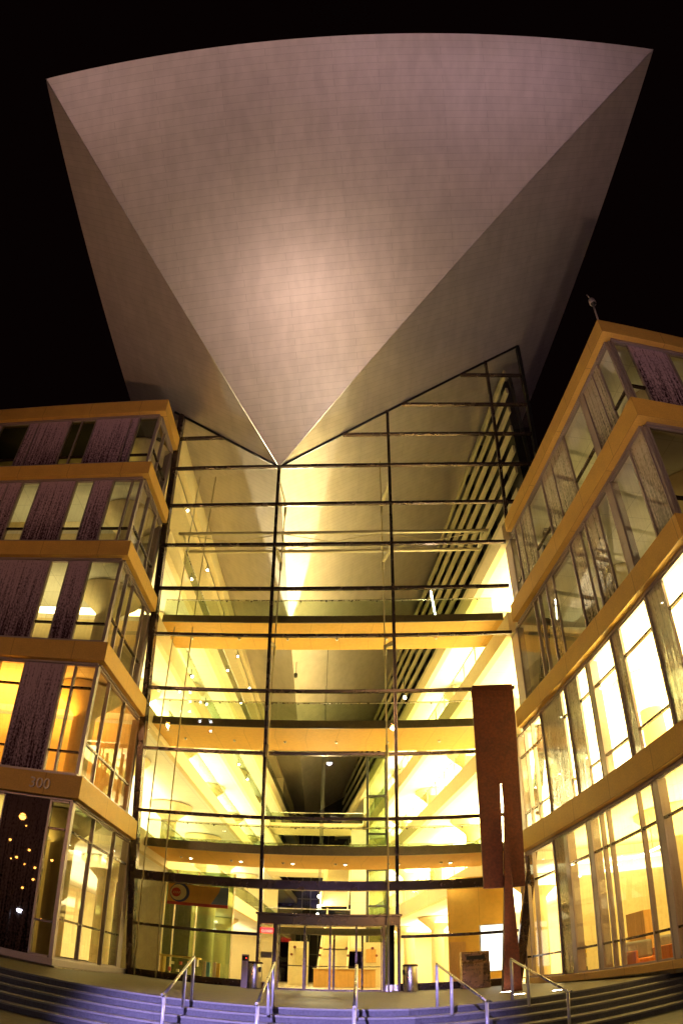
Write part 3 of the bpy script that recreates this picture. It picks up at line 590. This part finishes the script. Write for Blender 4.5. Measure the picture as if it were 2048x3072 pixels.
for x in (-3.4, -1.3, .8, 2.9, 5.0, 7.1):  # downlights added to brighten the space behind the doors
    T = thing('added_downlight', 'small downlight added under the lowest footbridge to brighten the entrance', 'downlight', (x, 3.2, 5.28), 'added downlights under the lowest footbridge')
    MB().lathe([(.10, 5.25), (.11, 5.296)], M['steel'], (x, 3.2, 0), 14).build('trim', T); MB().lathe([(.045, 5.246), (.045, 5.249)], M['lamp_w'], (x, 3.2, 0), 12).build('lens', T)
    light('lamp', 'SPOT', (x, 3.2, 5.22), 420, (1, .84, .45), T, (x, 3.4, 0), spot_size=R(120), spot_blend=.8, shadow_soft_size=.06)
for k in range(5):  # globe pendants added as extra light for the hall
    y = 9 + k * 6.5; x = 1.6 - k * .5
    T = thing('added_pendant', 'small globe pendant added to light the hall, hanging on a long stem', 'lamp', (x, y, 6.2), 'added globe pendants along the hall')
    MB().ball((x, y, 6.2), .10, M['lamp_w'], 8).build('globe', T); MB().tube((x, y, 6.28), (x, y, 19.0), .012, M['grey'], 5).build('stem', T)
    light('lamp', 'POINT', (x, y, 6.05), 420, (1, .84, .45), T, shadow_soft_size=.1)
# ground floor left: cafe / shop
BN = thing('banner_sign', 'amber hanging banner with a blue ringed round emblem and red lower edge, inside left', 'sign', (-2.8, 2.5, 3.17))
MB().box(-4.02, -1.58, 2.49, 2.53, 3.29, 4.03, M['amber']).build('cloth', BN)
MB().box(-4.02, -1.58, 2.487, 2.533, 3.17, 3.29, M['red']).build('red_stripe', BN)
MB().prism([(-2.25, 3.30), (-1.585, 3.30), (-1.585, 4.02), (-1.9, 4.02), (-1.97, 3.78)], 2.483, 2.489, M['blue'], lambda x, y, z: Vector((x, z, y))).build('blue_corner', BN)
for r, m, d, nm in ((.40, 'navy', 0, 'outer_ring'), (.33, 'sand', .004, 'middle_disc'), (.19, 'red', .008, 'centre_disc')):
    dx = {'navy': 0, 'sand': -.05, 'red': -.14}[m]
    MB().tube((-3.54 + dx, 2.486 - d, 3.68), (-3.54 + dx, 2.480 - d, 3.68), r, M[m], 28).build(nm, BN)
b = MB()
for k in range(4): x = -3.80 + k * .075; b.tube((x, 2.47, 3.62), (x + .05, 2.47, 3.72), .012, M['sand'], 5)
b.build('script_mark', BN)
for nm, x, y, r, lab in (('round_column', -3.2, 6., .39, 'stout pale round column behind the glass left of the doors'),):
    CO = thing(nm, lab, 'column', (x, y, .05)); MB().lathe([(r, .06), (r, 4.95)], M['cream'], (x, y, 0), 28).build('shaft', CO)
b = MB(); b.box(-8.6, -4.6, 8.8, 8.95, .06, 4.9, M['carpet']); o = b.build('shop_back_wall'); tag(o, 'olive back wall behind the ground-floor shop left of the doors', 'wall')
SW = thing('shop_partition', 'pale framed glass partition of the ground-floor shop, behind the banner', 'partition', (-2.9, 4.4, .05))
for x in (-4.7, -4.25, -3.3, -1.75): MB().box(x, x + .06, 4.4, 4.46, .06, 4.9, M['cream']).build('post', SW)
MB().box(-4.7, -1.7, 4.42, 4.43, .06, 4.9, M['gglass']).build('glass_pane', SW)
CT = thing('shop_counter', 'wooden shop counter with goods on display, inside left of the doors', 'counter', (-4., 3.4, .05))
MB().box(-4.35, -2.75, 3.2, 3.7, 1.0, 1.08, M['ochre']).build('counter_top', CT); MB().box(-4.3, -4.2, 3.2, 3.7, .06, 1.0, M['ochre']).build('side_panel', CT)
for k in range(12): x = -4.1 + k * .11; h = random.uniform(.1, .3); zz = .1 + (k % 3) * .3; MB().box(x, x + .08, 3.3, 3.5, zz, zz + h, random.choice(bookcols)).build('package', CT)
for nm, x, c, lab in (('brochure_stand', -2.42, 'teal', 'narrow stand of white and teal brochures by the round column'), ('brochure_stand', -2.02, 'yellow', 'narrow yellow brochure stand nearest the doors')):
    BS = thing(nm, lab, 'stand', (x, 3.2, .05), 'brochure stands inside the glass')
    MB().box(x - .14, x + .14, 3.15, 3.3, .06, .25, M['black']).build('base', BS)
    MB().box(x - .14, x - .02, 3.18, 3.24, .26, .95, M['cream']).build('leaflet', BS); MB().box(x + .0, x + .14, 3.18, 3.24, .26, .92, M[c]).build('leaflet', BS)
for k, x in enumerate((-4.4, -4.05)):
    pass
# back-lit white panel and wood walls inside right of doors
WP = thing('backlit_screen', 'glowing white panel behind the glass right of the book drop', 'screen', (8.3, 1.9, .6))
MB().box(7.95, 9.25, 1.92, 2.0, .62, 2.5, M['white']).build('housing', WP); MB().box(8.0, 9.2, 1.905, 1.918, .66, 2.46, M['screen']).build('panel', WP)
WW = thing('wood_wall', 'tall honey coloured wall panel inside, right of the doors', 'wall', (7.6, 3.5, .05))
MB().box(6.95, 9.3, 3.4, 3.55, .06, 4.65, M['cedar']).build('panel', WW); MB().box(6.98, 7.6, 3.30, 3.38, .06, 1.95, M['wood']).build('door', WW)

# children's library, ground floor right
def shelf(p, ang, w, label, g, n=4):
    T = thing('bookshelf', label, 'bookshelf', p, g); p = Vector(p); ca, sa = math.cos(ang), math.sin(ang)
    F = lambda x, y, z: p + Vector((x * ca - y * sa, x * sa + y * ca, z)); h = n * .36 + .12
    b = MB(); b.box(0, .04, 0, .32, 0, h, M['wood'], F); b.box(w - .04, w, 0, .32, 0, h, M['wood'], F); b.box(.04, w - .04, .30, .32, 0, h, M['wood'], F); b.build('case', T)
    for k in range(n + 1): MB().box(.04, w - .04, 0, .299, k * .36 + .06, k * .36 + .09, M['wood'], F).build('shelf', T)
    for k in range(n):
        b = MB(); x = .05
        while x < w - .08:
            t = random.uniform(.025, .05); hh = random.uniform(.19, .27)
            if random.random() < .9: b.box(x, x + t, .04, .24, k * .36 + .091, k * .36 + .091 + hh, random.choice(bookcols), F)
            x += t + .003
        b.build('books', T)
q = RW(2.4, 8.4, .03); shelf(q, ANG + 1.57, 1.1, 'tall wooden bookshelf with few books behind the first wide window of the right wing', 'bookshelves in the ground floor library', 5)
q = RW(1.9, 3.7, .03); shelf(q, ANG + 1.57, 1.2, 'full wooden bookshelf of coloured books at the picture right edge', 'bookshelves in the ground floor library', 4)
def chair(p, ang, label):
    T = thing('armchair', label, 'armchair', p, 'orange armchairs in the ground floor library'); p = Vector(p); ca, sa = math.cos(ang), math.sin(ang)
    F = lambda x, y, z: p + Vector((x * ca - y * sa, x * sa + y * ca, z))
    MB().box(-.45, .45, -.4, .4, .02, .42, M['orange'], F).build('seat', T, bevel=.06); MB().box(-.45, .45, .28, .46, .42, .95, M['greyf'], F).build('backrest', T, bevel=.07)
    for x in (-.55, .45): MB().box(x, x + .1, -.4, .42, .02, .66, M['orange'], F).build('armrest', T, bevel=.04)
chair(RW(1.15, 6.95, .03), ANG, 'small orange armchair with grey back behind the narrow window')
chair(RW(1.4, 5.6, .03), ANG + .2, 'wide orange armchair with grey back under the wooden screen')
WS = thing('wood_screen', 'tall slatted maple screen glowing through the wide window of the right wing', 'screen', RW(3.0, 5.6, .03))
MB().box(3.0, 3.08, 4.95, 7.0, .05, 3.1, M['wood'], RW).build('panel', WS)
AGL = thing('stained_panel', 'small multicoloured art panel low behind the corner window', 'art panel', RW(1.2, 11.2, .03))
b = MB()
for i in range(3):
    for j in range(7): b.box(1.2, 1.23, 10.8 + i * .16, 10.95 + i * .16, .15 + j * .15, .29 + j * .15, random.choice(bookcols + [M['yellow'], M['teal']]), RW)
b.build('tiles', AGL)
for k, (a, q, l) in enumerate(((1.6, 12.4, 1.6), (2.2, 10.6, 1.6), (2.2, 7.6, 2.4), (2.4, 4.4, 2.4), (1.4, 1.6, 1.8))):
    T = thing('linear_pendant', 'thin glowing linear pendant lamp under the ground-floor ceiling of the right wing', 'lamp', RW(a, q, 3.7), 'linear pendants in the ground floor library')
    MB().box(a, a + .07, q - l / 2, q + l / 2, 3.70, 3.76, M['tube'], RW).build('tube', T)
    MB().box(a + .02, a + .05, q - .02, q + .02, 3.76, 5.0, M['steel'], RW).build('hanger', T)

# ------------------------------------------------------------------ plaza furniture
RX = [(.48, -11.0, 'leftmost handrail on the steps, lit bluish white on its posts'), (2.04, -10.9, 'second handrail from the left, in line with the left end of the doors'),
      (3.62, -10.9, 'middle handrail of the five, in line with the right end of the doors'), (5.18, -10.55, 'fourth handrail from the left, in front of the bronze book drop'), (6.79, -9.9, 'rightmost handrail on the steps, before the red sculpture')]
for x, y, lab in RX:
    dv = Vector((0, -1, 0)) if x < 4.6 else Vector((.42 * .8, -.91, 0)).normalized()
    y0 = y + .05; p0 = Vector((x, y0, PZ(y0))); T = thing('handrail', lab, 'handrail', p0, 'handrails on the entrance steps')
    p1 = p0 + dv * .62; p1.z = -.25; p2 = p0 + dv * 1.95; p2.z = -.856
    tp0 = p0 + Vector((0, 0, .90)); tp2 = p2 + Vector((0, 0, .88)); tp1 = tp0 + (tp2 - tp0) * .32
    for a, t_ in ((p0, tp0), (p1, tp1), (p2, tp2)):
        MB().tube(a, t_ - Vector((0, 0, .02)), .031, M['rail'], 12).build('post', T)
    b = MB(); dd = dv * .12
    b.tube(tp0, tp2, .026, M['steel'], 10); b.tube(tp2, tp2 + dd, .026, M['steel'], 10); b.ball(tp0, .03, M['steel'], 6); b.ball(tp2, .027, M['steel'], 6); b.build('rail', T)
def can(x, y, lab):
    z = PZ(y); T = thing('litter_bin', lab, 'litter bin', (x, y, z), 'steel litter bins by the doors')
    MB().lathe([(.25, z + .0), (.26, z + .03), (.26, z + .90), (.25, z + .92)], M['steel'], (x, y, 0), 28).build('body', T)
    MB().lathe([(.27, z + .921), (.275, z + .94), (.26, z + .98), (.22, z + 1.0)], M['bronze'], (x, y, 0), 28).build('rim', T)
    return T, z
T, z = can(.0 - .05, .25, 'brushed steel litter bin left of the entrance doors, beside the ash post'); MB().box(.14, .19, -.02, .12, z + .62, z + .80, M['black']).build('ashtray', T)
T, z = can(5.27, .3, 'brushed steel litter bin right of the entrance doors'); MB().box(4.99, 5.03, .1, .22, z + .62, z + .80, M['black']).build('ashtray', T)
x, y = -.36, .05; z = PZ(y)
T = thing('call_post', 'mauve upright post with a small red light, beside the left litter bin', 'post', (x, y, z))
MB().box(x - .12, x + .11, y - .08, y + .08, z, z + 1.24, M['alu']).build('body', T, bevel=.012); MB().box(x - .10, x + .09, y - .10, y - .081, z + 1.0, z + 1.18, M['black']).build('display', T)
MB().box(x + .02, x + .06, y - .106, y - .101, z + 1.08, z + 1.12, M['redlamp']).build('indicator', T); MB().box(x - .08, x + .06, y - .095, y - .081, z + .74, z + .86, M['greyf']).build('slot_plate', T)
# book drop
x0, x1, y, z = 7.02, 7.99, .05, PZ(.05)
BX = thing('book_drop', 'bulky bronze book return box lettered AFTER HOURS BOOK RETURN, right of the doors', 'book drop', ((x0 + x1) / 2, y, z))
prof = [(0, 0), (0, .92), (.10, 1.0), (.07, 1.30), (.12, 1.36), (.62, 1.36), (.62, 0)]
b = MB(); F = lambda px, pz, s: Vector((s, y + px, z + pz))
b.prism(prof, x0, x1, M['boxm'], F); b.build('body', BX, bevel=.02)
MB().box(x0 + .16, x1 - .16, y + .045, y + .075, z + 1.06, z + 1.20, M['black']).build('deposit_slot', BX)
for tx, dx, dz in (('AFTER', -.21, .80), ('HOURS', .21, .80), ('BOOK', -.23, .66), ('RETURN', .18, .66)): text_mb(tx, .105, .003, M['ink'], lambda a, c, d: Vector(((x0 + x1) / 2 + a + dx, y - .004 - d, z + dz + c)), 'lettering', BX)
MB().box(x0 - .004, x1 + .004, y + .02, y + .63, z, z + .06, M['black']).build('base', BX)
# sculpture
SC = thing('steel_sculpture', 'rust red steel sculpture, a tall slit slab carried on a leaning pointed blade', 'sculpture', (7.6, -5.2, -.03))
Y = -5.1
outl = [(7.06, 3.05), (7.06, 6.7), (7.10, 9.30), (7.16, 9.58), (8.44, 9.56), (8.32, 5.6), (8.25, 3.03), (7.94, 3.04), (7.86, 4.3), (7.80, 6.2), (7.90, 6.38), (7.66, 6.38), (7.72, 6.2), (7.66, 4.3), (7.58, 3.04)]
b = MB()
def slab(poly): b.prism(poly, 0, .14, M['corten'], lambda px, pz, d: Vector((px, Y + d + max(0, pz - 8.9) ** 2 * .35, pz)))
slab([(7.06, 3.05), (7.62, 3.04), (7.675, 4.3), (7.73, 6.2), (7.66, 6.38), (7.065, 6.38)])
slab([(7.90, 3.04), (8.25, 3.03), (8.335, 6.38), (7.90, 6.38), (7.795, 6.2), (7.825, 4.3)])
for za, zb in ((6.38, 8.9), (8.9, 9.1), (9.1, 9.3), (9.3, 9.45), (9.45, 9.58)):
    xa = lambda z_: 7.065 + .04 * (z_ - 6.38) / 3.0 + (.05 if z_ > 9.5 else 0); xb = lambda z_: 8.335 + .11 * (z_ - 6.38) / 3.2
    slab([(xa(za), za), (xb(za), za), (xb(zb), zb), (xa(zb), zb)])
b.build('slab', SC)
MB().prism([(7.66, 6.38), (7.72, 6.2), (7.80, 6.2), (7.90, 6.38)], -.03, -.001, M['corten'], lambda px, pz, d: Vector((px, Y + d, pz))).build('slit_lip', SC)
b = MB(); zb = PZ(-5.2); y0, y1 = -5.32, -5.26
b.hexa([Vector(p) for p in ((7.41, y0 - .16, zb), (7.92, y0 - .16, zb), (8.02, y1 + .42, zb), (7.46, y1 + .42, zb), (7.735, y0 + .02, 5.44), (7.755, y0 + .02, 5.44), (7.765, y1 + .02, 5.44), (7.745, y1 + .02, 5.44))], M['corten']); b.build('blade', SC)
# in-ground uplights
for x, y, lab in ((7.40, -5.9, 'glowing round in-ground uplight at the foot of the red sculpture'), (7.3, -8.0, 'glowing flat in-ground uplight near the plaza edge, in front of the sculpture'), (8.2, -8.2, 'faint in-ground uplight right of the sculpture near the steps')):
    z = PZ(y) + .004; T = thing('ground_uplight', lab, 'uplight', (x, y, z), 'in-ground uplights by the sculpture')
    MB().lathe([(.19, z), (.19, z + .015), (.15, z + .02)], M['steel'], (x, y, 0), 20).build('rim', T); MB().lathe([(.145, z + .021), (.13, z + .024)], M['up'], (x, y, 0), 20).build('lens', T)
    if x < 8: light('lamp', 'SPOT', (x, y, z + .06), 900, (1, .78, .62), T, (x - 4, y - 2, 24), spot_size=R(60), spot_blend=.8, shadow_soft_size=.12)

# ------------------------------------------------------------------ street lamps behind the camera
def street_lamp(x, y, h, m, lab, r=.20, dirx=1):
    T = thing('street_lamp', lab, 'street lamp', (x, y, -.856), 'street lamps across the avenue')
    MB().lathe([(.16, -.85), (.14, -.4), (.08, -.3), (.06, h)], M['black'], (x, y, 0), 12).build('pole', T)
    MB().tube((x, y, h - .1), (x + dirx * .9, y, h + .15), .04, M['black'], 6).build('arm', T)
    MB().lathe([(.05, h + .30), (.28, h + .12), (.30, h + .06)], M['black'], (x + dirx * .95, y, 0), 14).build('hood', T)
    MB().ball((x + dirx * .95, y, h), r, M[m], 8).build('bulb', T)
    return T, Vector((x + dirx * .95, y, h - .25))
OR = (1, .46, .14)
L1, p1 = street_lamp(-26.5, -40.2, 11.6, 'lamp_o', 'tall sodium lamp far behind, left', .3)
light('lamp', 'POINT', p1, 0, OR, L1, shadow_soft_size=.3)
SODIUM = [(-24.9, -41, 7.35), (-22.7, -41.5, 8.4), (-22.6, -41.5, 7.1), (-24.9, -41, 6.3), (-44.4, -74.8, 17.4), (-41, -77, 4.6), (-26.4, -40.2, 7.9), (-27.3, -40.2, 9.36), (-25.6, -40.8, 8.8), (-46, -75, 12.3), (-44, -75.5, 11.9), (-23.6, -41.4, 8.3), (-40.7, -77.4, 11.3), (-25.8, -41, 5.4)]
for x, y, h in SODIUM: street_lamp(x, y, h, 'lamp_o', 'sodium street lamp across the avenue', .10)
L2, p2 = street_lamp(-25.8, -41.05, 3.4, 'lamp_v', 'bright white lamp across the avenue', .22)
L3, p3 = street_lamp(-14, -32, 9.5, 'lamp_o', 'sodium lamp nearest the left wing', .24); light('lamp', 'SPOT', p3, 6000, (1, .56, .30), L3, (-9, -5.7, 10.5), spot_size=R(62), spot_blend=.8, shadow_soft_size=.25)
L4, p4 = street_lamp(5.2, -40, 9.5, 'lamp_o', 'sodium lamp straight behind the viewer', .2); light('lamp', 'SPOT', p4, 8500, (1, .62, .28), L4, (11.5, -7, 9), spot_size=R(44), spot_blend=.8, shadow_soft_size=.25)
L5, p5 = street_lamp(.2, -31, 6.5, 'lamp_v', 'bluish white plaza lamp behind the viewer', .2, .5); light('lamp', 'SPOT', p5, 52000, (.46, .37, 1), L5, (2.3, -12.2, -.3), spot_size=R(24), spot_blend=.7, shadow_soft_size=.15)
# unseen floodlights, the far row added to wash the canopy evenly
for x, y, e, c in ((6.5, -15.3, 3700, (1, .70, .54)), (-30, -37, 1300, (1, .62, .55)), (-20, -39, 1300, (1, .62, .57)), (-9, -36, 1400, (1, .62, .57)), (3, -42, 1500, (1, .62, .60)), (14, -38, 1400, (.98, .62, .66)), (24, -35, 1300, (.95, .62, .72)), (33, -37, 1300, (.95, .60, .72))):
    T = thing('floodlight', 'unseen low floodlight aimed up to wash the metal roof', 'floodlight', (x, y, -.85), 'unseen floodlights for the canopy')
    MB().box(x - .2, x + .2, y - .1, y + .1, -.85, -.55, M['black']).build('bracket', T); MB().box(x - .16, x + .16, y - .12, y + .12, -.54, -.40, M['black']).build('housing', T)
    MB().box(x - .13, x + .13, y - .10, y + .10, -.398, -.39, M['up']).build('lens', T)
    light('lamp', 'SPOT', (x, y, -.35), e, c, T, (3.6 if x < 10 else 7, -13, 27), spot_size=R(78 if y > -20 else 56), spot_blend=.9, shadow_soft_size=.2 if y > -20 else .8)

OB = thing('office_building', 'dark office block across the avenue with scattered small lit windows', 'building', (-18, -80, -.85))
MB().box(-40, 2, -92, -80, -.85, 22, M['dark']).build('wall', OB)
rnd = random.Random(3)
for i in range(10):
    for j in range(5):
        if rnd.random() < .5:
            x = -36 + i * 1.7; z = 7.5 + j * 1.5; MB().box(x, x + .42, -79.99, -79.93, z, z + .42, M['officewin']).build('window', OB)
for x, y, e, c, aim in ((-30, -16, 5200, (1, .46, .18), (-6, -10, 24.5)), (34, -10, 1500, (1, .50, .44), (13, -12, 27))):  # unseen side floodlights added to warm the canopy flanks
    T = thing('floodlight', 'added side floodlight tinting a flank of the metal roof', 'floodlight', (x, y, -.85), 'unseen floodlights for the canopy')
    MB().box(x - .2, x + .2, y - .1, y + .1, -.85, -.55, M['black']).build('bracket', T); MB().box(x - .16, x + .16, y - .12, y + .12, -.54, -.40, M['black']).build('housing', T)
    light('lamp', 'SPOT', (x, y, -.35), e, c, T, aim, spot_size=R(40), spot_blend=.9, shadow_soft_size=.4)
# ------------------------------------------------------------------ interior lamps (indirect lamps shining up at the ceilings)
WARM = (1, .77, .30); YEL = (1, .73, .19); CRM = (1, .82, .33)
def uparea(F, s0, s1, t0, t1, z, e, col, up=True, nm='lamp'):
    """area lamp between F(s0..s1, t0..t1) at height z"""
    c = F((s0 + s1) / 2, (t0 + t1) / 2, z); l = light(nm, 'AREA', c, e, col, RG if F is RW else LW, shape='RECTANGLE', size=abs(s1 - s0), size_y=abs(t1 - t0))
    rot = ANG if F is RW else 0
    l.rotation_euler = (math.pi if up else 0, 0, rot)
# right wing, street side
uparea(RW, 1.2, 7.5, 1, 12.5, 4.1, 1700, YEL); uparea(RW, 1.2, 7.5, 1, 12.5, 8.6, 5500, CRM); uparea(RW, 2, 7.5, 2, 11, 13.0, 45, WARM); uparea(RW, 2, 7.5, 2, 9.5, 16.9, 50, (1, .8, .25))
# right galleries
GAL = (1, .86, .46)
for z, e in ((4.25, 8000), (9.15, 20000), (13.25, 21000), (17.25, 19000)): uparea(RW, 2.2, 7.6, 14.5 if z < 10 else 13, 50, z, e, GAL)
# left wing, street side
uparea(ID, -13, -6.5, -4.5, .8, 4.2, 300, YEL); uparea(ID, -13, -6.5, -4.5, -.8, 8.9, 480, (1, .40, .045)); uparea(ID, -13, -6.5, -4.5, -1.7, 13.2, 75, CRM); uparea(ID, -13, -6.5, -4.5, -2.5, 17.2, 26, CRM); uparea(ID, -13, -6.5, -4.5, -3.4, 20.9, 16, YEL)
# left galleries
for z, e in ((4.5, 2200), (9.5, 3000), (13.15, 12500), (17.05, 10500), (21.4, 450)): uparea(ID, -13.5, -7.0, 2, 45, z, e, GAL)

# ------------------------------------------------------------------ sky, camera, render
w = bpy.data.worlds.new('World'); S.world = w; w.use_nodes = True; nt = w.node_tree
bg = nt.nodes['Background']; sk = nt.nodes.new('ShaderNodeTexSky'); sk.sky_type = 'NISHITA'; sk.sun_disc = False; sk.sun_elevation = R(-9); sk.sun_rotation = R(200)
tint = nt.nodes.new('ShaderNodeMix'); tint.data_type = 'RGBA'; tint.inputs[0].default_value = .97; tint.inputs[7].default_value = (.030, .0105, .0105, 1)
nt.links.new(sk.outputs[0], tint.inputs[6]); nt.links.new(tint.outputs[2], bg.inputs[0]); bg.inputs[1].default_value = .06

cam = bpy.data.cameras.new('Camera'); co = bpy.data.objects.new('Camera', cam); COL.objects.link(co); S.camera = co
pit, yaw, roll = .68318, -.04811, .01819
cy, sy, cp, sp, cr, sr = math.cos(yaw), math.sin(yaw), math.cos(pit), math.sin(pit), math.cos(roll), math.sin(roll)
fwd = Vector((sy * cp, cy * cp, sp)); rt = Vector((cy, -sy, 0)); up = rt.cross(fwd)
r2 = rt * cr + up * sr; u2 = up * cr - rt * sr
co.matrix_world = Matrix(((r2.x, u2.x, -fwd.x, 3.85), (r2.y, u2.y, -fwd.y, -24.9), (r2.z, u2.z, -fwd.z, .512), (0, 0, 0, 1)))
cam.type = 'PANO'; cam.clip_end = 600; cam.clip_start = .05
cam.panorama_type = 'FISHEYE_LENS_POLYNOMIAL'
cam.sensor_fit = 'HORIZONTAL'; cam.sensor_width = 24; cam.sensor_height = 36
F_MM = 2053.7 / 2048 * 24
cam.fisheye_fov = R(178)
cam.fisheye_polynomial_k0 = 0; cam.fisheye_polynomial_k1 = -1 / F_MM; cam.fisheye_polynomial_k2 = 0; cam.fisheye_polynomial_k3 = 0; cam.fisheye_polynomial_k4 = 0
S.render.engine = 'CYCLES'; S.view_settings.view_transform = 'Standard'; S.view_settings.look = 'None'; S.view_settings.exposure = 0; S.view_settings.gamma = 1
cy_ = S.cycles; cy_.use_denoising = True; cy_.max_bounces = 8; cy_.transparent_max_bounces = 24; cy_.diffuse_bounces = 4; cy_.glossy_bounces = 4; cy_.sample_clamp_indirect = 8; cy_.sample_clamp_direct = 0
cy_.caustics_reflective = False; cy_.caustics_refractive = False
